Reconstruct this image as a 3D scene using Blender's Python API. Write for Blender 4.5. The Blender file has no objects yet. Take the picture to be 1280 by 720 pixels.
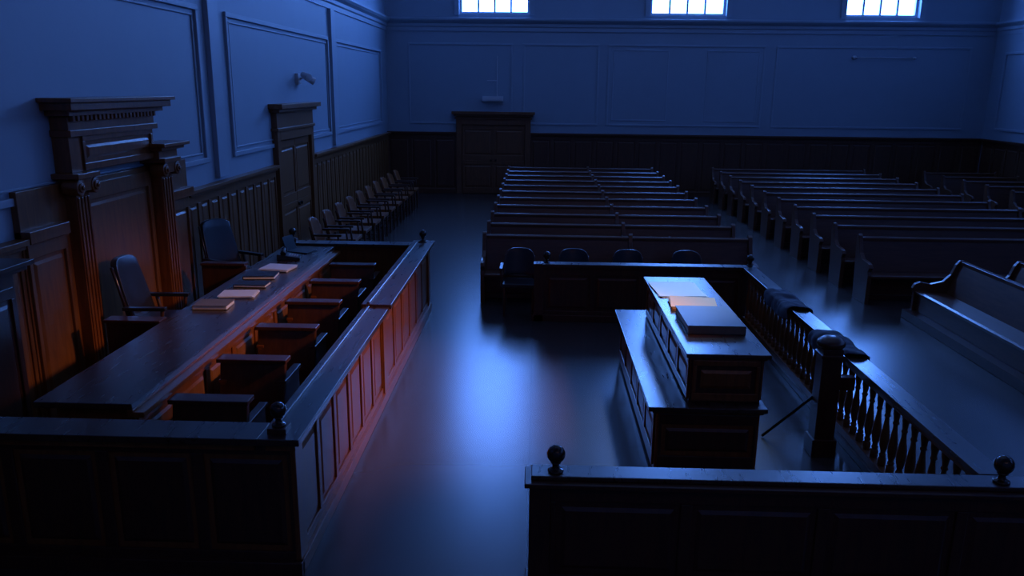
import bpy, bmesh, math, random
from mathutils import Vector, Matrix
random.seed(4)
scene=bpy.context.scene
scene.view_settings.view_transform='Standard'

# ------------------------------------------------------------ materials
def new_mat(name):
    m=bpy.data.materials.new(name); m.use_nodes=True
    nt=m.node_tree; b=nt.nodes['Principled BSDF']
    return m,nt,b
def wood(name,c1,c2,rough=0.35,scale=3.0,stretch=(1,1,0.12),coat=0.3,spec=0.5):
    m,nt,b=new_mat(name); N=nt.nodes; K=nt.links
    tc=N.new('ShaderNodeTexCoord'); mp=N.new('ShaderNodeMapping'); mp.inputs['Scale'].default_value=[s*scale*4 for s in stretch]
    n=N.new('ShaderNodeTexNoise'); n.inputs['Scale'].default_value=2.2; n.inputs['Detail'].default_value=6; n.inputs['Distortion'].default_value=0.6
    r=N.new('ShaderNodeValToRGB'); r.color_ramp.elements[0].color=(*c1,1); r.color_ramp.elements[1].color=(*c2,1)
    r.color_ramp.elements[0].position=.3; r.color_ramp.elements[1].position=.72
    K.new(tc.outputs['Object'],mp.inputs['Vector']); K.new(mp.outputs[0],n.inputs['Vector']); K.new(n.outputs['Fac'],r.inputs[0]); K.new(r.outputs[0],b.inputs['Base Color'])
    rr=N.new('ShaderNodeMapRange'); rr.inputs['To Min'].default_value=rough-.06; rr.inputs['To Max'].default_value=rough+.08
    K.new(n.outputs['Fac'],rr.inputs['Value']); K.new(rr.outputs[0],b.inputs['Roughness'])
    b.inputs['Coat Weight'].default_value=coat; b.inputs['Coat Roughness'].default_value=.25
    b.inputs['Specular IOR Level'].default_value=spec
    return m
def plain(name,col,rough=.5,noise=.15,scale=8,metal=0,bump=0):
    m,nt,b=new_mat(name); N=nt.nodes; K=nt.links
    tc=N.new('ShaderNodeTexCoord'); n=N.new('ShaderNodeTexNoise'); n.inputs['Scale'].default_value=scale; n.inputs['Detail'].default_value=5
    r=N.new('ShaderNodeValToRGB')
    r.color_ramp.elements[0].color=(*[x*(1-noise) for x in col],1); r.color_ramp.elements[1].color=(*[min(1,x*(1+noise)) for x in col],1)
    K.new(tc.outputs['Object'],n.inputs['Vector']); K.new(n.outputs['Fac'],r.inputs[0]); K.new(r.outputs[0],b.inputs['Base Color'])
    b.inputs['Roughness'].default_value=rough; b.inputs['Metallic'].default_value=metal
    if bump:
        bp=N.new('ShaderNodeBump'); bp.inputs['Strength'].default_value=bump; K.new(n.outputs['Fac'],bp.inputs['Height']); K.new(bp.outputs[0],b.inputs['Normal'])
    return m
WOOD=wood('wood_mahogany',(0.15,0.046,0.012),(0.27,0.09,0.024),.33,coat=.2)
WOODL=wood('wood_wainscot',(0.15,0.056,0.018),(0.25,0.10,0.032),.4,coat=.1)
WOODD=wood('wood_dark',(0.05,0.019,0.010),(0.09,0.034,0.016),.35,coat=.2)
TOPW=wood('wood_desktop',(0.042,0.020,0.013),(0.07,0.033,0.020),.28,stretch=(1,.12,1),coat=.6)
PEW=wood('wood_pew',(0.085,0.032,0.016),(0.145,0.056,0.027),.34,stretch=(.12,1,1),coat=.3)
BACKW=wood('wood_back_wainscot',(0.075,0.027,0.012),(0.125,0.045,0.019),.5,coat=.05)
PAINT=plain('paint_grey_blue',(0.28,0.345,0.41),.6,.04,3)
PAINTT=plain('paint_trim',(0.30,0.365,0.43),.55,.04,3)
CEIL=plain('ceiling_plaster',(0.35,0.37,0.40),.8,.05,3)
LEATHER=plain('leather_black',(0.02,0.02,0.024),.30,.3,60,bump=.08)
METAL=plain('metal_dark',(0.05,0.05,0.055),.25,.1,20,metal=.9)
FINIAL=plain('finial_polished',(0.03,0.018,0.012),.12,.1,20)
PAPER=plain('paper_white',(0.78,0.80,0.80),.6,.04,30)
PAPERT=plain('paper_warm_lit',(0.80,0.48,0.22),.6,.05,30)  # warm light on the pages put into the paper colour
BOOKD=plain('book_cover_dark',(0.022,0.022,0.03),.4,.2,30)
BOOKB=plain('book_cover_tan',(0.22,0.17,0.12),.5,.2,30)
CLOTH=plain('cloth_dark_wool',(0.07,0.08,0.11),.85,.3,40,bump=.3)
WHITE=plain('enamel_white',(0.55,0.57,0.6),.4,.05,10)
FRAMEW=plain('window_frame_paint',(0.5,0.53,0.58),.5,.05,10)
BLACK=plain('black_plastic',(0.012,0.012,0.014),.3,.2,30)
def floor_mat():
    m,nt,b=new_mat('floor_polished_linoleum'); N=nt.nodes; K=nt.links
    tc=N.new('ShaderNodeTexCoord'); n=N.new('ShaderNodeTexNoise'); n.inputs['Scale'].default_value=.8; n.inputs['Detail'].default_value=2
    r=N.new('ShaderNodeValToRGB'); r.color_ramp.elements[0].color=(.056,.040,.034,1); r.color_ramp.elements[1].color=(.064,.046,.039,1)
    # sheet seams: thin darker lines from object-space coordinates
    sx=N.new('ShaderNodeSeparateXYZ'); K.new(tc.outputs['Object'],sx.inputs[0])
    def seam(out,off,per):
        a=N.new('ShaderNodeMath'); a.operation='ADD'; a.inputs[1].default_value=off; K.new(out,a.inputs[0])
        md=N.new('ShaderNodeMath'); md.operation='PINGPONG'; md.inputs[1].default_value=per/2; K.new(a.outputs[0],md.inputs[0])
        g=N.new('ShaderNodeMath'); g.operation='GREATER_THAN'; g.inputs[1].default_value=.007; K.new(md.outputs[0],g.inputs[0]); return g.outputs[0]
    s1=seam(sx.outputs['Y'],-10.4+30.0,10.0); s2=seam(sx.outputs['X'],.02+9.0,3.0)
    mm=N.new('ShaderNodeMath'); mm.operation='MULTIPLY'; K.new(s1,mm.inputs[0]); K.new(s2,mm.inputs[1])
    mr=N.new('ShaderNodeMapRange'); mr.inputs['To Min'].default_value=.55; mr.inputs['To Max'].default_value=1.0; K.new(mm.outputs[0],mr.inputs['Value'])
    mx=N.new('ShaderNodeMixRGB'); mx.blend_type='MULTIPLY'; mx.inputs[0].default_value=1
    K.new(tc.outputs['Object'],n.inputs['Vector']); K.new(n.outputs['Fac'],r.inputs[0]); K.new(r.outputs[0],mx.inputs[1]); K.new(mr.outputs[0],mx.inputs[2]); K.new(mx.outputs[0],b.inputs['Base Color'])
    b.inputs['Roughness'].default_value=.27
    b.inputs['IOR'].default_value=1.6
    return m
FLOOR=floor_mat()
def emis(name,col,st):
    m=bpy.data.materials.new(name); m.use_nodes=True; nt=m.node_tree
    nt.nodes.remove(nt.nodes['Principled BSDF'])
    e=nt.nodes.new('ShaderNodeEmission'); e.inputs['Strength'].default_value=st
    tc=nt.nodes.new('ShaderNodeTexCoord'); n=nt.nodes.new('ShaderNodeTexNoise'); n.inputs['Scale'].default_value=.8
    r=nt.nodes.new('ShaderNodeValToRGB'); r.color_ramp.elements[0].color=(*[c*.8 for c in col],1); r.color_ramp.elements[1].color=(*col,1)
    nt.links.new(tc.outputs['Object'],n.inputs['Vector']); nt.links.new(n.outputs['Fac'],r.inputs[0]); nt.links.new(r.outputs[0],e.inputs['Color'])
    nt.links.new(e.outputs[0],nt.nodes['Material Output'].inputs['Surface']); return m
SKY=emis('window_daylight',(0.10,0.285,1.0),27.0)
SKY2=emis('window_dusk',(0.10,0.26,1.0),4)

# ------------------------------------------------------------ builder
class B:
    def __init__(s): s.bm=bmesh.new(); s.mats=[]
    def mi(s,m):
        if m not in s.mats: s.mats.append(m)
        return s.mats.index(m)
    def faces(s,vs,fs,m,smooth=False):
        V=[s.bm.verts.new(v) for v in vs]; i=s.mi(m)
        for f in fs:
            try:
                F=s.bm.faces.new([V[k] for k in f]); F.material_index=i; F.smooth=smooth
            except ValueError: pass
        return V
    def box(s,x0,x1,y0,y1,z0,z1,m):
        vs=[(x,y,z) for z in (z0,z1) for y in (y0,y1) for x in (x0,x1)]
        return s.faces(vs,[(0,2,3,1),(4,5,7,6),(0,1,5,4),(2,6,7,3),(0,4,6,2),(1,3,7,5)],m)
    def obox(s,o,u,n,u0,u1,n0,n1,z0,z1,m):
        def P(a,b,z): return (o[0]+u[0]*a+n[0]*b,o[1]+u[1]*a+n[1]*b,z)
        vs=[P(a,b,z) for z in (z0,z1) for b in (n0,n1) for a in (u0,u1)]
        return s.faces(vs,[(0,2,3,1),(4,5,7,6),(0,1,5,4),(2,6,7,3),(0,4,6,2),(1,3,7,5)],m)
    def prism(s,poly,axis,a0,a1,m):
        def P(p,a):
            if axis=='x': return (a,p[0],p[1])
            if axis=='y': return (p[0],a,p[1])
            return (p[0],p[1],a)
        k=len(poly); vs=[P(p,a0) for p in poly]+[P(p,a1) for p in poly]
        fs=[tuple(range(k)),tuple(range(2*k-1,k-1,-1))]+[(i,i+k,(i+1)%k+k,(i+1)%k) for i in range(k)]
        return s.faces(vs,fs,m)
    def lathe(s,x,y,prof,m,seg=16):
        vs=[];fs=[]
        for (r,z) in prof:
            for i in range(seg):
                a=2*math.pi*i/seg; vs.append((x+r*math.cos(a),y+r*math.sin(a),z))
        for j in range(len(prof)-1):
            for i in range(seg):
                fs.append((j*seg+i,j*seg+(i+1)%seg,(j+1)*seg+(i+1)%seg,(j+1)*seg+i))
        fs.append(tuple(reversed(range(seg)))); fs.append(tuple(range((len(prof)-1)*seg,len(prof)*seg)))
        s.faces(vs,fs,m,True)
    def rod(s,p,q,r,m,seg=10,r2=None):
        p=Vector(p);q=Vector(q);d=(q-p).normalized(); a=d.orthogonal().normalized(); b=d.cross(a); r2=r if r2 is None else r2
        vs=[];
        for P,R in((p,r),(q,r2)):
            for i in range(seg):
                t=2*math.pi*i/seg; vs.append(P+a*R*math.cos(t)+b*R*math.sin(t))
        fs=[(i,(i+1)%seg,(i+1)%seg+seg,i+seg) for i in range(seg)]+[tuple(reversed(range(seg))),tuple(range(seg,2*seg))]
        s.faces(vs,fs,m,True)
    def finial(s,x,y,z,m=None,k=1.0):
        m=m or FINIAL
        pr=[(.045,0),(.045,.012),(.022,.02),(.018,.045),(.03,.052)]
        R=.052
        for i in range(1,9):
            t=-math.pi/2+math.pi*i/9*0.98+.25
            if t<math.pi/2: pr.append((R*math.cos(t),.105+R*math.sin(t)))
        pr.append((.004,.158))
        s.lathe(x,y,[(r*k,z+h*k) for r,h in pr],m,18)
    def panels(s,o,u,n,L,z0,z1,k,m,mf=None,stile=.07,rail=.09,d=.018,ends=True):
        mf=mf or m
        s.obox(o,u,n,0,L,0,d,z1-rail,z1,m); s.obox(o,u,n,0,L,0,d,z0,z0+rail*1.3,m)
        w=L/k
        for i in range(k+1):
            a=i*w-stile/2; b=a+stile
            a=max(a,0);b=min(b,L)
            s.obox(o,u,n,a,b,0,d*.96,z0+rail*1.3,z1-rail,m)
        for i in range(k):
            a=i*w+stile/2+.035; b=(i+1)*w-stile/2-.035
            za=z0+rail*1.3+.04; zb=z1-rail-.04
            if b>a:
                e=.025
                def P(t,h,z): return (o[0]+u[0]*t+n[0]*h,o[1]+u[1]*t+n[1]*h,z)
                vs=[P(a,0.001,za),P(b,0.001,za),P(b,0.001,zb),P(a,0.001,zb),P(a+e,d*.7,za+e),P(b-e,d*.7,za+e),P(b-e,d*.7,zb-e),P(a+e,d*.7,zb-e)]
                s.faces(vs,[(4,5,6,7),(0,1,5,4),(1,2,6,5),(2,3,7,6),(3,0,4,7)],mf)
    def mesh(s,name,recalc=True):
        if recalc: bmesh.ops.recalc_face_normals(s.bm,faces=s.bm.faces)
        me=bpy.data.meshes.new(name); s.bm.to_mesh(me); s.bm.free()
        for m in s.mats: me.materials.append(m)
        return me
    def done(s,name,bevel=.006,loc=(0,0,0),rot=0,center=True):
        me=s.mesh(name)
        if center and loc==(0,0,0):
            xs=[v.co for v in me.vertices]
            c=Vector(((min(v.x for v in xs)+max(v.x for v in xs))/2,(min(v.y for v in xs)+max(v.y for v in xs))/2,min(v.z for v in xs)))
            me.transform(Matrix.Translation(-c)); loc=c
        return place(me,name,loc,rot,bevel)
def place(me,name,loc,rot=0,bevel=.006):
    ob=bpy.data.objects.new(name,me); scene.collection.objects.link(ob); ob.location=loc; ob.rotation_euler=(0,0,rot)
    if bevel:
        md=ob.modifiers.new('bevel','BEVEL'); md.width=bevel; md.segments=2; md.limit_method='ANGLE'; md.angle_limit=math.radians(40)
    return ob

XL,XR,YB,YF,ZC=-4.45,12.95,24.1,-2.5,9.6
# ------------------------------------------------------------ room shell
b=B(); b.box(XL-.3,XR+.3,YF-.3,YB+.3,-.2,0,FLOOR); b.done('floor',0,center=False)
b=B(); b.box(XL-.3,XR+.3,YF-.3,YB+.3,ZC,ZC+.2,CEIL); b.done('ceiling',0)
def wall_with_windows(name,o,u,n,L,wins,zs,ze):
    b=B(); t=.35
    b.obox(o,u,n,0,L,-t,0,0,zs,PAINT); b.obox(o,u,n,0,L,-t,0,ze,ZC,PAINT)
    a=0
    for w in wins:
        b.obox(o,u,n,a,w[0],-t,0,zs,ze,PAINT); a=w[1]
    b.obox(o,u,n,a,L,-t,0,zs,ze,PAINT)
    b.done(name,0)
def window(i,o,u,n,a,c,zs,ze,glass,cols=4):
    b=B(); f=.07
    b.obox(o,u,n,a,c,-.28,-.26,zs,ze,glass)
    b.obox(o,u,n,a,a+f,-.25,-.12,zs,ze,FRAMEW); b.obox(o,u,n,c-f,c,-.25,-.12,zs,ze,FRAMEW)
    b.obox(o,u,n,a+f,c-f,-.25,-.12,zs,zs+f,FRAMEW); b.obox(o,u,n,a+f,c-f,-.25,-.12,ze-f,ze,FRAMEW)
    w=(c-a-2*f)/cols
    for k in range(1,cols):
        t=.028
        b.obox(o,u,n,a+f+k*w-t,a+f+k*w+t,-.24,-.17,zs+f,ze-f,FRAMEW)
    z=zs+.62
    while z<ze-.3:
        b.obox(o,u,n,a+f,c-f,-.235,-.175,z-.02,z+.02,FRAMEW); z+=.62
    b.obox(o,u,n,a-.14,a,-.0,.06,zs-.02,ze+.14,PAINTT); b.obox(o,u,n,c,c+.14,-.0,.06,zs-.02,ze+.14,PAINTT)
    b.obox(o,u,n,a,c,-.0,.06,ze,ze+.14,PAINTT)
    b.done('window_%d'%i,0)
ZS,ZE=5.15,8.9
bo=(XL,YB);bu=(1,0);bn=(0,-1)
bw=[(-2.3,-.28),(3.15,5.3),(8.65,10.7)]
bwl=[(a-XL,c-XL) for a,c in bw]
wall_with_windows('wall_back',bo,bu,bn,XR-XL,bwl,ZS,ZE)
for i,(a,c) in enumerate(bwl): window(i+1,bo,bu,bn,a,c,ZS,ZE,SKY)
ro=(XR,YF);ru=(0,1);rn=(-1,0)
rw=[(4+k*5.2,6.2+k*5.2) for k in range(4)]
wall_with_windows('wall_right',ro,ru,rn,YB-YF,rw,ZS+.1,ZE)
for i,(a,c) in enumerate(rw): window(i+4,ro,ru,rn,a,c,ZS+.1,ZE,SKY2)
b=B(); b.box(XL-.3,XL,YF,YB,0,ZC,PAINT); b.done('wall_left',0)
b=B(); b.box(XL,XR,YF-.3,YF,0,ZC,PAINT); b.done('wall_front',0)

def cornice(b,o,u,n,L,z,k=1.0,m=PAINTT):
    prof=[(0,-.30),(.03,-.30),(.03,-.2),(.06,-.17),(.06,-.10),(.13,-.05),(.17,0),(.17,.05),(0,.07)]
    vs=[];P=lambda a,h,zz:(o[0]+u[0]*a+n[0]*h*k,o[1]+u[1]*a+n[1]*h*k,z+zz*k)
    q=len(prof)
    vs=[P(0,h,zz) for h,zz in prof]+[P(L,h,zz) for h,zz in prof]
    fs=[tuple(range(q)),tuple(range(2*q-1,q-1,-1))]+[(i,i+q,(i+1)%q+q,(i+1)%q) for i in range(q)]
    b.faces(vs,fs,m)
b=B(); cornice(b,bo,bu,bn,XR-XL,4.98); b.done('trim_1',0)
b=B(); cornice(b,(XL,YF),(0,1),(1,0),YB-YF,4.98); b.done('trim_2',0)
b=B(); cornice(b,ro,ru,rn,YB-YF,4.98); b.done('trim_3',0)
def frame(b,o,u,n,a,c,z0,z1,w=.06,d=.03,m=PAINTT):
    b.obox(o,u,n,a,c,0,d,z0,z0+w,m);b.obox(o,u,n,a,c,0,d,z1-w,z1,m)
    b.obox(o,u,n,a,a+w,0,d,z0+w,z1-w,m);b.obox(o,u,n,c-w,c,0,d,z0+w,z1-w,m)
b=B()
for a,c in [(-3.8,-.75),(-.45,1.75),(2.0,6.5),(6.8,12.3)]: frame(b,bo,bu,bn,a-XL,c-XL,2.05,4.35,.055,.022)
for a,c in [(2.15,3.75),(4.85,6.35)]: frame(b,bo,bu,bn,a-XL,c-XL,2.2,4.2,.03,.014)
b.done('trim_4',.006)
lo=(XL,0);lu=(0,1);ln=(1,0)
b=B()
for a,c in [(-1.0,4.2),(4.6,10.75),(11.7,17.4),(18.0,23.2)]:
    frame(b,lo,lu,ln,a,c,2.08,4.1,.07,.04); frame(b,lo,lu,ln,a+.14,c-.14,2.2,3.98,.025,.02)
for a in (11.0,17.55): b.obox(lo,lu,ln,a,a+.35,0,.07,1.85,4.68,PAINTT)
b.done('trim_5',.008)
b=B()
for a,c in [(2.0,8.0),(8.5,14.5),(15.,21.),(21.5,26.)]: frame(b,ro,ru,rn,a,c,2.08,4.2,.07,.04)
b.done('trim_6',.008)
def wainscot(name,o,u,n,L,h,k,m,holes=()):
    b=B(); spans=[];a=0
    for p,q in holes: spans.append((a,p)); a=q
    spans.append((a,L))
    for p,q in spans:
        if q-p<.05: continue
        oo=(o[0]+u[0]*p,o[1]+u[1]*p)
        b.obox(oo,u,n,0,q-p,0,.03,0,h-.04,m)
        on=(oo[0]+n[0]*.03,oo[1]+n[1]*.03)
        b.panels(on,u,n,q-p,0.0,h-.06,max(1,round((q-p)/k)),m,rail=.12,stile=.09)
        b.obox(oo,u,n,0,q-p,0,.09,h-.07,h-.03,m); b.obox(oo,u,n,0,q-p,0,.13,h-.03,h+.02,m)
        b.obox(oo,u,n,0,q-p,0,.07,0,.14,m)
    return b.done(name,.005)
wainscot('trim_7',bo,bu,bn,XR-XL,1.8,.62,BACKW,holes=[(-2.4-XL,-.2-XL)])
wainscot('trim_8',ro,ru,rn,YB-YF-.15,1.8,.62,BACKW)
wainscot('trim_9',(XL,YF),(0,1),(1,0),YB-YF-.15,1.78,.36,WOODL,holes=[(6.6-YF,9.95-YF),(13.45-YF,15.75-YF)])
def door(name,o,u,n,a,c,h,m,ent=True,top=.42):
    b=B(); mid=(a+c)/2
    b.obox(o,u,n,a,a+.16,0,.10,0,h,m); b.obox(o,u,n,c-.16,c,0,.10,0,h,m)
    b.obox(o,u,n,a+.16,c-.16,0,.10,h-.16,h,m)
    b.obox(o,u,n,a+.16,c-.16,0,.03,0,h-.16,m)
    on=(o[0]+n[0]*.03+u[0]*(a+.17),o[1]+n[1]*.03+u[1]*(a+.17)); W=(c-a-.34)
    k=2 if W>1.2 else 1
    for j in range(k):
        oo=(on[0]+u[0]*j*W/k,on[1]+u[1]*j*W/k)
        b.panels(oo,u,n,W/k-.01,.02,h*.45,1,m,stile=.1,rail=.12); b.panels(oo,u,n,W/k-.01,h*.45,h-.18,1,m,stile=.1,rail=.12)
        hx=W/2+(-.07 if j==0 else .07)
        P=lambda t,d,z:(on[0]+u[0]*t+n[0]*d,on[1]+u[1]*t+n[1]*d,z)
        b.rod(P(hx,.05,1.0),P(hx,.09,1.0),.03,METAL)
    if ent:
        b.obox(o,u,n,a-.04,c+.04,0,.13,h,h+.05,m); b.obox(o,u,n,a,c,0,.1,h+.05,h+top-.14,m)
        b.obox(o,u,n,a-.06,c+.06,0,.17,h+top-.14,h+top-.08,m); b.obox(o,u,n,a-.12,c+.12,0,.24,h+top-.08,h+top,m)
    return b.done(name,.006)
DOORW=wood('wood_door',(0.13,0.05,0.02),(0.21,0.08,0.032),.45,coat=.05)
door('door_1',bo,bu,bn,-2.4-XL,-.2-XL,2.2,DOORW,True,.22)
door('door_2',(XL,0),lu,ln,13.5,15.7,2.35,WOODL,True,.45)

# judge's portal on the left wall
b=B(); o=(XL,0);u=lu;n=ln
def pilaster(a,w,h,d):
    b.obox(o,u,n,a,a+w,0,d,0,h,WOOD)
    b.obox(o,u,n,a-.04,a+w+.04,0,d+.04,0,.25,WOOD)
    for k in range(4):
        x=a+w*(k+.5)/4; b.obox(o,u,n,x-w*.07,x+w*.07,d,d+.014,.3,h-.1,WOOD)
    X=XL+d
    for y in (a-.02,a+w+.02):
        b.rod((X-.08,y,h+.0),(X+.07,y,h+.0),.075,WOOD,16)
        b.rod((X+.07,y,h+.0),(X+.085,y,h+.0),.045,WOOD,12)
        b.rod((X+.085,y,h+.0),(X+.1,y,h+.0),.02,WOOD,10)
    b.obox(o,u,n,a,a+w,0,d+.06,h-.04,h+.08,WOOD)
    b.obox(o,u,n,a-.08,a+w+.08,0,d+.09,h+.08,h+.13,WOOD)
b.obox(o,u,n,6.6,9.95,0,.06,0,2.2,WOODL)
pilaster(7.30,.22,2.16,.17); pilaster(8.98,.26,2.16,.2)
b.panels((XL+.06,7.55),u,n,1.4,0.1,2.15,1,WOODL,stile=.14,rail=.16,d=.03)
b.panels((XL+.06,9.3),u,n,.6,0.1,1.75,1,WOODL,stile=.1,rail=.14,d=.03)
b.panels((XL+.06,6.62),u,n,.6,0.1,1.75,1,WOODL,stile=.09,rail=.14,d=.03)
b.obox(o,u,n,7.3,8.95,0,.16,2.29,2.62,WOOD)
b.panels((XL+.16,7.5),u,n,1.4,2.3,2.62,1,WOOD,stile=.08,rail=.05,d=.02)
b.obox(o,u,n,7.28,9.0,0,.20,2.62,2.68,WOOD); b.obox(o,u,n,7.3,8.98,0,.17,2.68,2.8,WOOD)
for k in range(22): 
    y=7.33+k*.0755; b.obox(o,u,n,y,y+.042,.17,.21,2.76,2.81,WOOD)
b.obox(o,u,n,7.24,9.1,0,.23,2.81,2.86,WOOD); b.obox(o,u,n,7.18,9.18,0,.29,2.86,2.93,WOOD); b.obox(o,u,n,7.14,9.24,0,.32,2.93,2.97,WOOD)
for a in (8.88,):
    b.obox(o,u,n,a,a+.46,0,.24,2.28,2.38,WOOD); b.obox(o,u,n,a-.05,a+.53,0,.30,2.38,2.42,WOOD); b.obox(o,u,n,a-.08,a+.58,0,.35,2.42,2.46,WOOD)
b.obox(o,u,n,9.34,9.95,0,.14,1.75,1.86,WOOD); b.obox(o,u,n,6.6,7.2,0,.14,1.75,1.86,WOOD)
b.obox(o,u,n,9.3,9.7,0,.08,1.86,2.2,WOODL)
b.done('portal_surround',.005)

b=B()
b.obox(o,u,n,4.5,6.0,.14,.35,0,1.66,WOODD); b.panels((XL+.35,4.55),u,n,1.4,.05,1.55,2,WOODD,d=.02)
b.obox(o,u,n,4.42,6.08,.14,.42,1.66,1.70,WOODD); b.obox(o,u,n,4.38,6.12,.14,.46,1.70,1.74,WOODD)
b.done('wooden_cabinet',.005)

# ------------------------------------------------------------ jury box
b=B(); H0=.93; JX=-3.96
b.box(-1.62,-1.52,4.6,11.0,0,H0,WOOD)
b.box(JX,-1.62,4.6,4.7,0,H0,WOOD)
b.box(-3.45,-1.62,10.9,11.0,0,H0,WOOD)
b.panels((-1.52,4.7),(0,1),(1,0),2.85,.04,H0,6,WOOD,stile=.07)
b.panels((-1.52,7.7),(0,1),(1,0),3.2,.04,H0,6,WOOD,stile=.07)
b.box(-1.52,-1.485,7.52,7.72,0,H0,WOOD); b.box(-1.52,-1.485,4.58,4.74,0,H0,WOOD); b.box(-1.52,-1.485,10.86,11.02,0,H0,WOOD)
b.panels((JX,4.6),(1,0),(0,-1),-1.5-JX,.04,H0,4,WOODD,stile=.08)
b.panels((-3.4,11.0),(1,0),(0,1),1.85,.04,H0,4,WOOD,stile=.08)
b.panels((-1.62,4.75),(0,1),(-1,0),6.1,.04,H0,11,WOOD,stile=.07)
b.box(-1.52,-1.47,4.56,11.04,0,.1,WOOD); b.box(JX,-1.47,4.54,4.6,0,.1,WOODD)
def cap(x0,x1,y0,y1,z,m=TOPW):
    b.box(x0+.035,x1-.035,y0+.035,y1-.035,z-.05,z,WOOD); b.box(x0,x1,y0,y1,z,z+.045,m); 
cap(-1.70,-1.44,4.52,7.62,H0); cap(-1.72,-1.42,7.62,11.08,H0+.025)
cap(JX,-1.70,4.52,4.78,H0); cap(-3.52,-1.72,10.84,11.08,H0)
b.box(-1.66,-1.63,4.8,7.6,H0+.045,H0+.06,TOPW); b.box(-1.67,-1.64,7.65,10.85,H0+.07,H0+.085,TOPW)
for p in [(-1.60,4.65),(-1.57,10.95),(-3.4,10.95)]:
    b.box(p[0]-.06,p[0]+.06,p[1]-.06,p[1]+.06,H0+.04,H0+.085,WOODD); b.finial(p[0],p[1],H0+.085)
b.done('jury_box',.008)

def seat_mesh():
    b=B()
    b.prism([(0,0),(.05,0),(.02,.42),(.10,.80),(.04,.80),(-.04,.42)],'x',0,.56,WOODD)
    b.box(-.02,.58,.0,.15,.80,.835,WOODD)
    b.box(.03,.53,.03,.45,.40,.45,WOOD)
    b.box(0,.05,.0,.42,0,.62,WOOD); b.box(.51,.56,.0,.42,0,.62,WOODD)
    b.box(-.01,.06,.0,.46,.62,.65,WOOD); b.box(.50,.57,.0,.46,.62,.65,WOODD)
    return b.mesh('jury_seat')
sm=seat_mesh()
for y in (5.45,6.37,7.32,8.27,9.22,10.15):
    place(sm,'jury_seat',(-2.68,y,0))

b=B(); 
b.box(-3.38,-2.82,5.2,10.75,0,.9,WOOD)
b.panels((-2.82,5.22),(0,1),(1,0),5.5,.04,.82,9,WOOD,WOODL,stile=.08)
b.panels((-3.36,5.2),(1,0),(0,-1),.52,.04,.88,1,WOOD,stile=.08)
b.box(-3.48,-2.78,5.1,10.82,.90,.945,TOPW); b.box(-2.775,-2.70,5.1,10.82,.845,.885,WOOD); b.box(-2.82,-2.775,5.1,10.82,.845,.90,WOOD)
b.done('judges_bench_desk',.006)
b=B(); b.box(-4.05,-3.40,5.0,10.8,0,.28,WOODD); b.done('bench_platform',.01)
b=B(); b.box(-4.04,-3.50,7.12,7.18,.28,.92,WOODD); b.box(-4.04,-3.50,7.07,7.23,.92,.95,WOODD); b.done('wooden_divider',.006)
b=B(); b.box(-4.04,-3.50,9.35,9.41,.28,.98,WOODD); b.box(-4.04,-3.50,9.31,9.45,.98,1.01,WOODD); b.done('wooden_divider',.006)

# ------------------------------------------------------------ chairs
def curved_back(b,w,z0,z1,y0,lean,t,curve,m,seg=10,taper=.12,vs_=6):
    rows=[]
    for j in range(vs_+1):
        v=j/vs_; z=z0+(z1-z0)*v; ww=w/2*(1-taper*(v**3))
        row=[]
        for i in range(seg+1):
            a=-1+2*i/seg
            zz=z-(abs(a)**4)*.05*v
            row.append((a*ww, y0+lean*v-curve*a*a, zz))
        rows.append(row)
    V=[];F=[]
    q=seg+1;R=vs_+1
    for s in (0,1):
        for row in rows:
            for p in row: V.append((p[0],p[1]+s*t,p[2]))
    N=q*R
    for j in range(vs_):
        for i in range(seg):
            a=j*q+i; F.append((a,a+1,a+q+1,a+q)); F.append((N+a,N+a+q,N+a+q+1,N+a+1))
    for i in range(seg):
        F.append((i,N+i,N+i+1,i+1)); a=vs_*q+i; F.append((a,a+1,N+a+1,N+a))
    for j in range(vs_):
        a=j*q; F.append((a,a+q,N+a+q,N+a)); a=j*q+seg; F.append((a,N+a,N+a+q,a+q))
    b.faces(V,F,m,True)
def exec_chair():
    b=B()
    curved_back(b,.50,.52,1.14,.20,.14,.06,.04,LEATHER,taper=.15)
    for sx in (-1,1): b.rod((sx*.26,.2,.56),(sx*.235,.34,1.08),.016,FINIAL)
    b.box(-.25,.25,-.22,.24,.42,.52,LEATHER)
    for sx in (-1,1):
        b.box(sx*.29-.03,sx*.29+.03,-.18,.24,.66,.695,LEATHER); b.rod((sx*.29,-.12,.45),(sx*.29,-.14,.66),.018,WOODD); b.rod((sx*.29,.12,.45),(sx*.29,.16,.66),.018,WOODD)
        b.rod((0,0,.45),(sx*.29,0,.45),.02,METAL)
    b.rod((0,0,.08),(0,0,.42),.03,METAL)
    for k in range(5):
        a=k*2*math.pi/5+.3; x,y=.24*math.cos(a),.24*math.sin(a)
        b.rod((0,0,.12),(x,y,.07),.022,WOODD,8,.015); b.rod((x-.012,y,.032),(x+.012,y,.032),.032,BLACK,12)
    return b.mesh('leather_desk_chair')
cm=exec_chair()
place(cm,'leather_desk_chair',(-3.80,7.74,.28),math.radians(92),.01)
place(cm,'leather_desk_chair',(-3.84,9.92,.28),math.radians(64),.01)
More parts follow.
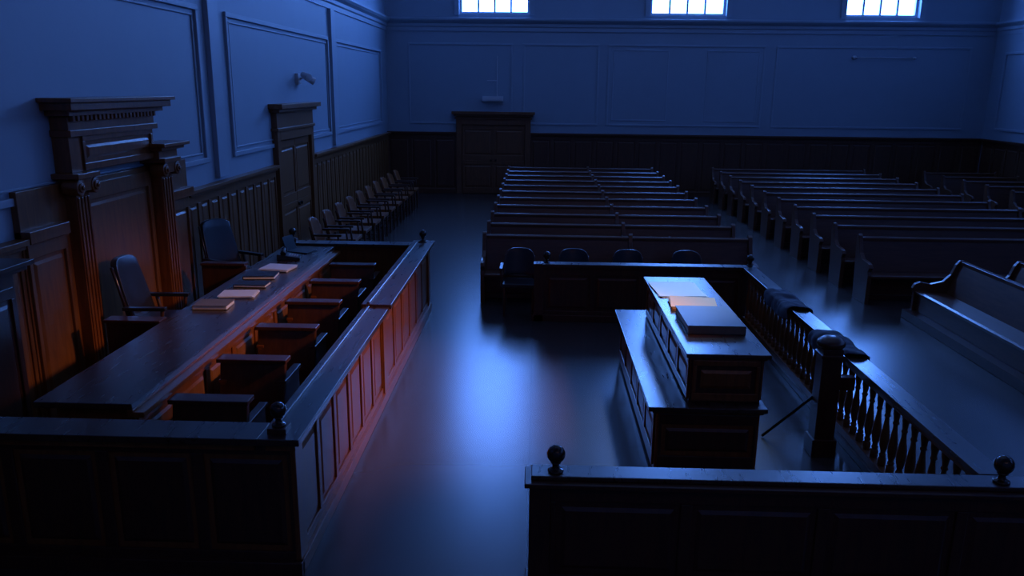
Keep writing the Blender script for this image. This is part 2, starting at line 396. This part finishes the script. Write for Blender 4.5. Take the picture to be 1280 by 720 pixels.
def side_chair(m):
    b=B()
    curved_back(b,.46,.50,.88,.2,.09,.035,.05,m,taper=.18)
    b.box(-.23,.23,-.22,.22,.41,.46,m)
    for sx in (-1,1):
        b.rod((sx*.2,-.19,0),(sx*.2,-.19,.42),.02,WOODD); b.rod((sx*.2,.24,0),(sx*.2,.19,.46),.02,WOODD); b.rod((sx*.2,.19,.46),(sx*.2,.26,.78),.018,WOODD)
        b.rod((sx*.24,-.17,.42),(sx*.25,-.15,.65),.015,WOODD); b.box(sx*.25-.025,sx*.25+.025,-.2,.2,.65,.68,WOODD)
        b.rod((sx*.2,-.19,.18),(sx*.2,.22,.18),.012,WOODD)
    return b
me=side_chair(LEATHER).mesh('leather_side_chair')
for x in (-.22,.55,1.32,2.15): place(me,'leather_side_chair',(x,10.97,0),0,.006)
me=side_chair(WOOD).mesh('wooden_armchair')
for k in range(10): place(me,'wooden_armchair',(-3.38,13.0+k*.88,0),math.radians(90),.006).scale=(1.15,1.15,1.12)

# ------------------------------------------------------------ bar enclosure
BX0,BX1,BY0,BY1,BH=0.02,2.87,4.5,10.62,.76
b=B()
b.box(BX0+.02,BX1,BY1-.05,BY1+.05,0,BH,WOODD); b.panels((BX0+.1,BY1-.05),(1,0),(0,-1),BX1-BX0-.2,.03,BH-.02,4,WOODD); 
b.box(BX0-.04,BX1+.1,BY1-.09,BY1+.09,BH,BH+.045,TOPW); b.box(BX0,BX1,BY1-.07,BY1+.07,BH-.04,BH,WOODD)
b.box(BX0-.03,BX0+.1,BY1-.08,BY1+.08,0,BH,WOODD); b.finial(BX0+.14,BY1,BH+.045); b.finial(BX1+.02,BY1,BH+.045)
b.box(BX0-.05,BX1+.05,BY1-.08,BY1+.08,0,.09,WOODD)
b.done('bar_partition_panel',.007)
b=B()
b.box(BX0,6.0,BY0-.05,BY0+.05,0,BH,WOODD); b.panels((BX0+.1,BY0-.05),(1,0),(0,-1),5.8,.03,BH-.02,7,WOODD)
b.box(BX0-.06,6.0,BY0-.12,BY0+.12,BH,BH+.03,WOODD); b.box(BX0-.02,6.0,BY0-.07,BY0+.09,BH+.03,BH+.06,TOPW)
b.box(BX0-.03,BX0+.1,BY0-.08,BY0+.08,0,BH,WOODD)
b.finial(BX0+.13,BY0,BH+.06,k=1.1); b.finial(BX1-.03,BY0,BH+.06,k=1.1)
b.box(BX0-.05,6.0,BY0-.08,BY0+.08,0,.09,WOODD)
b.done('bar_partition_panel',.007)
b=B()
b.box(BX1-.09,BX1+.09,BY0+.13,BY1-.1,BH,BH+.045,TOPW); b.box(BX1-.06,BX1+.06,BY0+.13,BY1-.1,BH-.05,BH,WOOD)
b.box(BX1-.05,BX1+.05,BY0+.09,BY1-.09,.06,.13,WOOD); b.box(BX1-.08,BX1+.08,BY0+.09,BY1-.09,0,.06,WOODD)
prof=[(.028,0),(.028,.06),(.018,.075),(.026,.09),(.016,.11),(.03,.17),(.034,.22),(.028,.29),(.017,.38),(.014,.42),(.024,.435),(.016,.45),(.022,.50),(.026,.52),(.026,.58)]
y=BY0+.22
while y<BY1-.15:
    b.lathe(BX1,y,[(r*1.15,.13+h) for r,h in prof],WOOD,10); y+=.155
b.done('balustrade',.005)
b=B(); x,y=2.54,6.6
b.box(x-.085,x+.085,y-.085,y+.085,0,.98,WOODD); b.box(x-.105,x+.105,y-.105,y+.105,0,.16,WOODD); b.box(x-.1,x+.1,y-.1,y+.1,.9,.93,WOODD)
b.lathe(x,y,[(.09,.98),(.118,1.0),(.118,1.03),(.10,1.05),(.07,1.07),(.03,1.08)],WOODD,24)
b.box(x+.085,BX1-.1,y-.04,y+.04,.6,.72,WOODD)
b.rod((x-.08,y+.06,.5),(x-.42,y+.3,.012),.012,METAL)
b.done('newel_post',.006)

def jacket(yc,L,name='draped_jacket',seed=1,k=1.0,drop=.30):
    rnd=random.Random(seed); b=B(); nu,nv=30,26; V=[];F=[]
    ph=[rnd.uniform(0,6.28) for _ in range(6)]
    prof=[]
    top=BH+.047
    for j in range(nv+1):
        v=-1+2*j/nv; s_=v*drop
        if abs(s_)<.09: X=s_; Z=top
        else:
            dd=abs(s_)-.09; X=math.copysign(.09+min(.02,dd*.3)+.012,s_); Z=top-dd
        prof.append((X,Z,v))
    for i in range(nu+1):
        t=i/nu; y=yc+(t-.5)*L
        edge=.7+.3*math.sin(t*math.pi)
        for X,Z,v in prof:
            w=k*(.012*(math.sin(9*t+ph[0]+2*v)+.7*math.sin(17*t+ph[1]-3*v)+.5*math.sin(29*t+ph[2]+5*v))+.014)
            hang=abs(v*drop)>.09
            V.append((BX1+X+(math.copysign(abs(w),v) if hang else 0), y+.03*math.sin(5*v+ph[3]), (top-(top-Z)*edge)+(abs(w)*1.0+.004 if not hang else .004)))
    q=nv+1
    for i in range(nu):
        for j in range(nv):
            F.append((i*q+j,i*q+j+1,(i+1)*q+j+1,(i+1)*q+j))
    b.faces(V,F,CLOTH,True)
    ob=b.done(name,0)
    md=ob.modifiers.new('s','SOLIDIFY'); md.thickness=.012; md.offset=1
    md=ob.modifiers.new('ss','SUBSURF'); md.levels=1; md.render_levels=1
jacket(8.85,.85,seed=3,drop=.24); jacket(7.25,.80,seed=8,k=1.0,drop=.26)

# ------------------------------------------------------------ counsel table with raised lectern
b=B()
b.box(1.02,1.86,6.15,8.95,0,.57,WOOD)
b.box(.94,1.90,6.07,9.02,.57,.61,TOPW); b.box(.98,1.88,6.11,8.99,.54,.57,WOOD)
b.panels((1.02,6.2),(0,1),(-1,0),2.7,.04,.53,5,WOOD,stile=.08)
b.panels((1.04,6.15),(1,0),(0,-1),.8,.04,.53,1,WOODD,stile=.05)
b.box(1.28,1.86,6.2,8.8,.61,1.0,WOODD)
b.panels((1.28,6.22),(0,1),(-1,0),2.55,.63,.98,5,WOOD,stile=.06,rail=.05)
b.panels((1.30,6.2),(1,0),(0,-1),.54,.63,.98,1,WOOD,stile=.06,rail=.05)
b.panels((1.86,6.22),(0,1),(1,0),2.55,.63,.98,5,WOOD,stile=.06,rail=.05)
b.box(1.25,1.89,6.17,8.83,.985,1.01,WOOD); b.box(1.23,1.91,6.14,8.86,1.01,1.045,TOPW)
b.done('counsel_table',.006)
ZT=1.046
def book(name,x,y,z,w,l,h,rot,cover,pages=PAPER):
    b=B(); 
    b.box(-w/2,w/2,-l/2,l/2,0,.006,cover); b.box(-w/2,w/2,-l/2,l/2,h-.006,h,cover); b.box(-w/2,-w/2+.006,-l/2,l/2,.006,h-.006,cover)
    b.box(-w/2+.006,w/2-.008,-l/2+.008,l/2-.008,.006,h-.006,pages)
    me=b.mesh(name); return place(me,name,(x,y,z),rot,.001)
def papers(name,x,y,z,w,l,k,rot,seed=0,m=None):
    rnd=random.Random(seed); b=B()
    for i in range(k):
        r=rnd.uniform(-.06,.06); dx,dy=rnd.uniform(-.01,.01),rnd.uniform(-.01,.01); c_,s_=math.cos(r),math.sin(r)
        P=[(c_*a-s_*d+dx,s_*a+c_*d+dy) for a,d in [(-w/2,-l/2),(w/2,-l/2),(w/2,l/2),(-w/2,l/2)]]
        b.prism(P,'z',i*.005,i*.005+.004,m or PAPER)
    me=b.mesh(name); return place(me,name,(x,y,z),rot,0)
book('ledger_book',1.58,7.0,ZT,.50,.66,.08,math.pi,BOOKD,BOOKB)
papers('paper_stack',1.50,8.25,ZT,.48,.62,3,.05,2)
papers('paper_stack',1.55,7.62,ZT,.44,.42,8,-.08,3,PAPERT)
ZD=.947
book('desk_book',-3.20,7.62,ZD,.34,.26,.045,.05,BOOKB)
papers('document_papers',-3.12,8.08,ZD,.36,.28,5,.1,5)
book('desk_book',-3.12,8.50,ZD,.36,.20,.035,.0,BOOKD)
book('desk_book',-3.16,8.92,ZD,.36,.28,.04,.1,BOOKD)
papers('document_papers',-3.1,9.34,ZD,.36,.30,6,-.1,7)
b=B()
b.prism([(-.14,0),(.14,0),(.14,.03),(-.14,.08)],'y',-.12,.12,BLACK)
b.rod((-.06,-.13,.11),(-.06,.13,.11),.022,BLACK,12); b.rod((-.06,-.13,.085),(-.06,-.08,.11),.035,BLACK,12); b.rod((-.06,.13,.085),(-.06,.08,.11),.035,BLACK,12)
for i in range(4):
    for j in range(3): b.box(.0+i*.03,.02+i*.03,-.045+j*.035,-.02+j*.035,.045-.0055*i,.056-.0055*i,WHITE)
place(b.mesh('desk_telephone'),'desk_telephone',(-3.15,9.95,ZD),.2,.002)
b=B(); b.box(-.17,.17,-.12,.12,0,.018,BLACK); b.prism([(-.15,.018),(-.145,.018),(-.20,.20),(-.205,.20)],'y',-.12,.12,BLACK)
place(b.mesh('laptop'),'laptop',(-3.13,10.4,ZD),-.3,.002)

# ------------------------------------------------------------ pews
def pew_mesh(L,name,mid=()):
    b=B()
    end=[(.06,0),(.54,0),(.58,.5),(.63,.90),(.62,.965),(.575,.99),(.53,.965),(.50,.86),(.44,.72),(.34,.645),(.14,.63),(.06,.61),(.03,.56),(.07,.50),(.05,.44)]
    for x in [0,L-.06]+list(mid): b.prism(end,'x',x,x+.06,PEW)
    b.prism([(.44,.42),(.47,.42),(.575,.90),(.545,.90)],'x',.06,L-.06,PEW)
    b.prism([(.53,.885),(.59,.885),(.60,.93),(.565,.95),(.53,.93)],'x',.06,L-.06,PEW)
    b.prism([(.06,.40),(.46,.385),(.46,.42),(.09,.445),(.06,.435)],'x',.06,L-.06,PEW)
    b.box(.06,L-.06,.38,.41,.08,.39,PEW); b.box(.06,L-.06,.36,.43,0,.08,PEW)
    return b.mesh(name)
pm=pew_mesh(4.05,'pew',mid=(2.2,))
for k in range(11): place(pm,'pew',(-.80,11.38+k*1.07,0),0,.006)
pm=pew_mesh(4.3,'pew_b')
for k in range(11): place(pm,'pew',(4.95,11.7+k*1.07,0),0,.006)
pm=pew_mesh(2.0,'pew_c')
for k in range(9): place(pm,'pew',(10.75,13.6+k*1.07,0),0,.006)
def side_bench(L,name):
    b=B()
    end=[(.0,0),(.60,0),(.66,.6),(.68,.78),(.64,.84),(.58,.84),(.53,.78),(.48,.64),(.38,.54),(.22,.50),(.08,.53),(.0,.50),(-.03,.44),(.0,.38)]
    for x in (0,L-.06): b.prism(end,'x',x,x+.06,PEW)
    b.prism([(.44,.36),(.48,.36),(.63,.80),(.59,.80)],'x',.06,L-.06,PEW); b.prism([(.58,.78),(.66,.78),(.66,.83),(.58,.83)],'x',.06,L-.06,PEW)
    b.prism([(.02,.36),(.46,.33),(.46,.37),(.04,.41),(.0,.40)],'x',.06,L-.06,PEW)
    b.box(.06,L-.06,.05,.09,.12,.36,PEW); b.box(-.03,L+.03,-.1,.66,0,.12,WOODD)
    return b.mesh(name)
sb=side_bench(4.2,'side_bench')
place(sb,'side_bench',(5.32,11.1,0),math.radians(-90),.006)
place(sb,'side_bench',(6.12,11.1,0),math.radians(-90),.006)

# ------------------------------------------------------------ fixtures
b=B(); b.box(-1.62,-1.02,YB-.2,YB,2.72,2.86,WHITE); b.box(-1.58,-1.06,YB-.21,YB-.2,2.75,2.83,WHITE); b.rod((-1.2,YB-.03,2.86),(-1.2,YB-.03,4.0),.012,WHITE); b.rod((-1.2,YB-.03,3.3),(-1.5,YB-.03,3.3),.012,WHITE)
b.done('exit_sign',.004)
b=B(); b.box(XL,XL+.06,15.0,15.2,3.12,3.32,WHITE); b.rod((XL+.05,15.1,3.22),(XL+.16,15.1,3.26),.02,WHITE)
b.rod((XL+.14,15.02,3.3),(XL+.28,14.92,3.24),.055,WHITE,14,.07); b.rod((XL+.14,15.18,3.26),(XL+.28,15.26,3.18),.055,WHITE,14,.07)
b.done('emergency_light',.003)
b=B(); b.rod((9.0,YB-.06,4.05),(10.7,YB-.06,4.05),.012,WHITE); b.rod((9.0,YB,4.05),(9.0,YB-.1,4.05),.05,WHITE,12); b.rod((10.7,YB,4.05),(10.7,YB-.1,4.05),.03,WHITE,12)
b.done('wall_rail_light',0)

# ------------------------------------------------------------ lights
def area(name,loc,target,sx,sy,col,p):
    l=bpy.data.lights.new(name,'AREA'); l.shape='RECTANGLE'; l.size=sx; l.size_y=sy; l.color=col; l.energy=p
    o=bpy.data.objects.new(name,l); scene.collection.objects.link(o); o.location=loc
    o.rotation_euler=(Vector(target)-Vector(loc)).to_track_quat('-Z','Y').to_euler(); return o
def spot(name,loc,target,ang,col,p,size=.3,blend=.8):
    l=bpy.data.lights.new(name,'SPOT'); l.spot_size=math.radians(ang); l.spot_blend=blend; l.color=col; l.energy=p; l.shadow_soft_size=size
    o=bpy.data.objects.new(name,l); scene.collection.objects.link(o); o.location=loc
    o.rotation_euler=(Vector(target)-Vector(loc)).to_track_quat('-Z','Y').to_euler(); return o
area('overhead_fill_blue',(2.0,13.5,9.4),(2.0,13.5,0),10,16,(.25,.41,1.0),120)  # added blue fill for the whole room, not a ceiling fixture
spot('warm_spot',(3.8,6.6,4.3),(-1.8,7.7,.1),42,(1,.42,.10),1150,.25,.9)
spot('lectern_fill_spot',(3.5,13.5,7.6),(1.5,7.9,1),13,(.36,.58,1),2600,.3)  # added narrow beam that brightens the papers on the lectern
area('warm_front_fill',(2.5,-1.5,6.5),(2,9,0),5,1.5,(1,.5,.3),9)  # added dim fill from behind the camera, warms the near panels
w=bpy.data.worlds.new('world'); scene.world=w; w.use_nodes=True
w.node_tree.nodes['Background'].inputs[0].default_value=(.05,.12,.5,1); w.node_tree.nodes['Background'].inputs[1].default_value=.3

# ------------------------------------------------------------ camera
cam=bpy.data.cameras.new('camera'); co=bpy.data.objects.new('camera',cam); scene.collection.objects.link(co); scene.camera=co
cam.sensor_width=36; cam.lens=36*1000/1280; cam.clip_start=.05
p=math.atan(.25); yaw=math.atan(30*math.cos(p)/1000); roll=.011
R=Matrix.Rotation(yaw,4,'Z')@Matrix.Rotation(math.pi/2-p,4,'X')@Matrix.Rotation(roll,4,'Z')
co.matrix_world=Matrix.Translation((0,0,3.1))@R
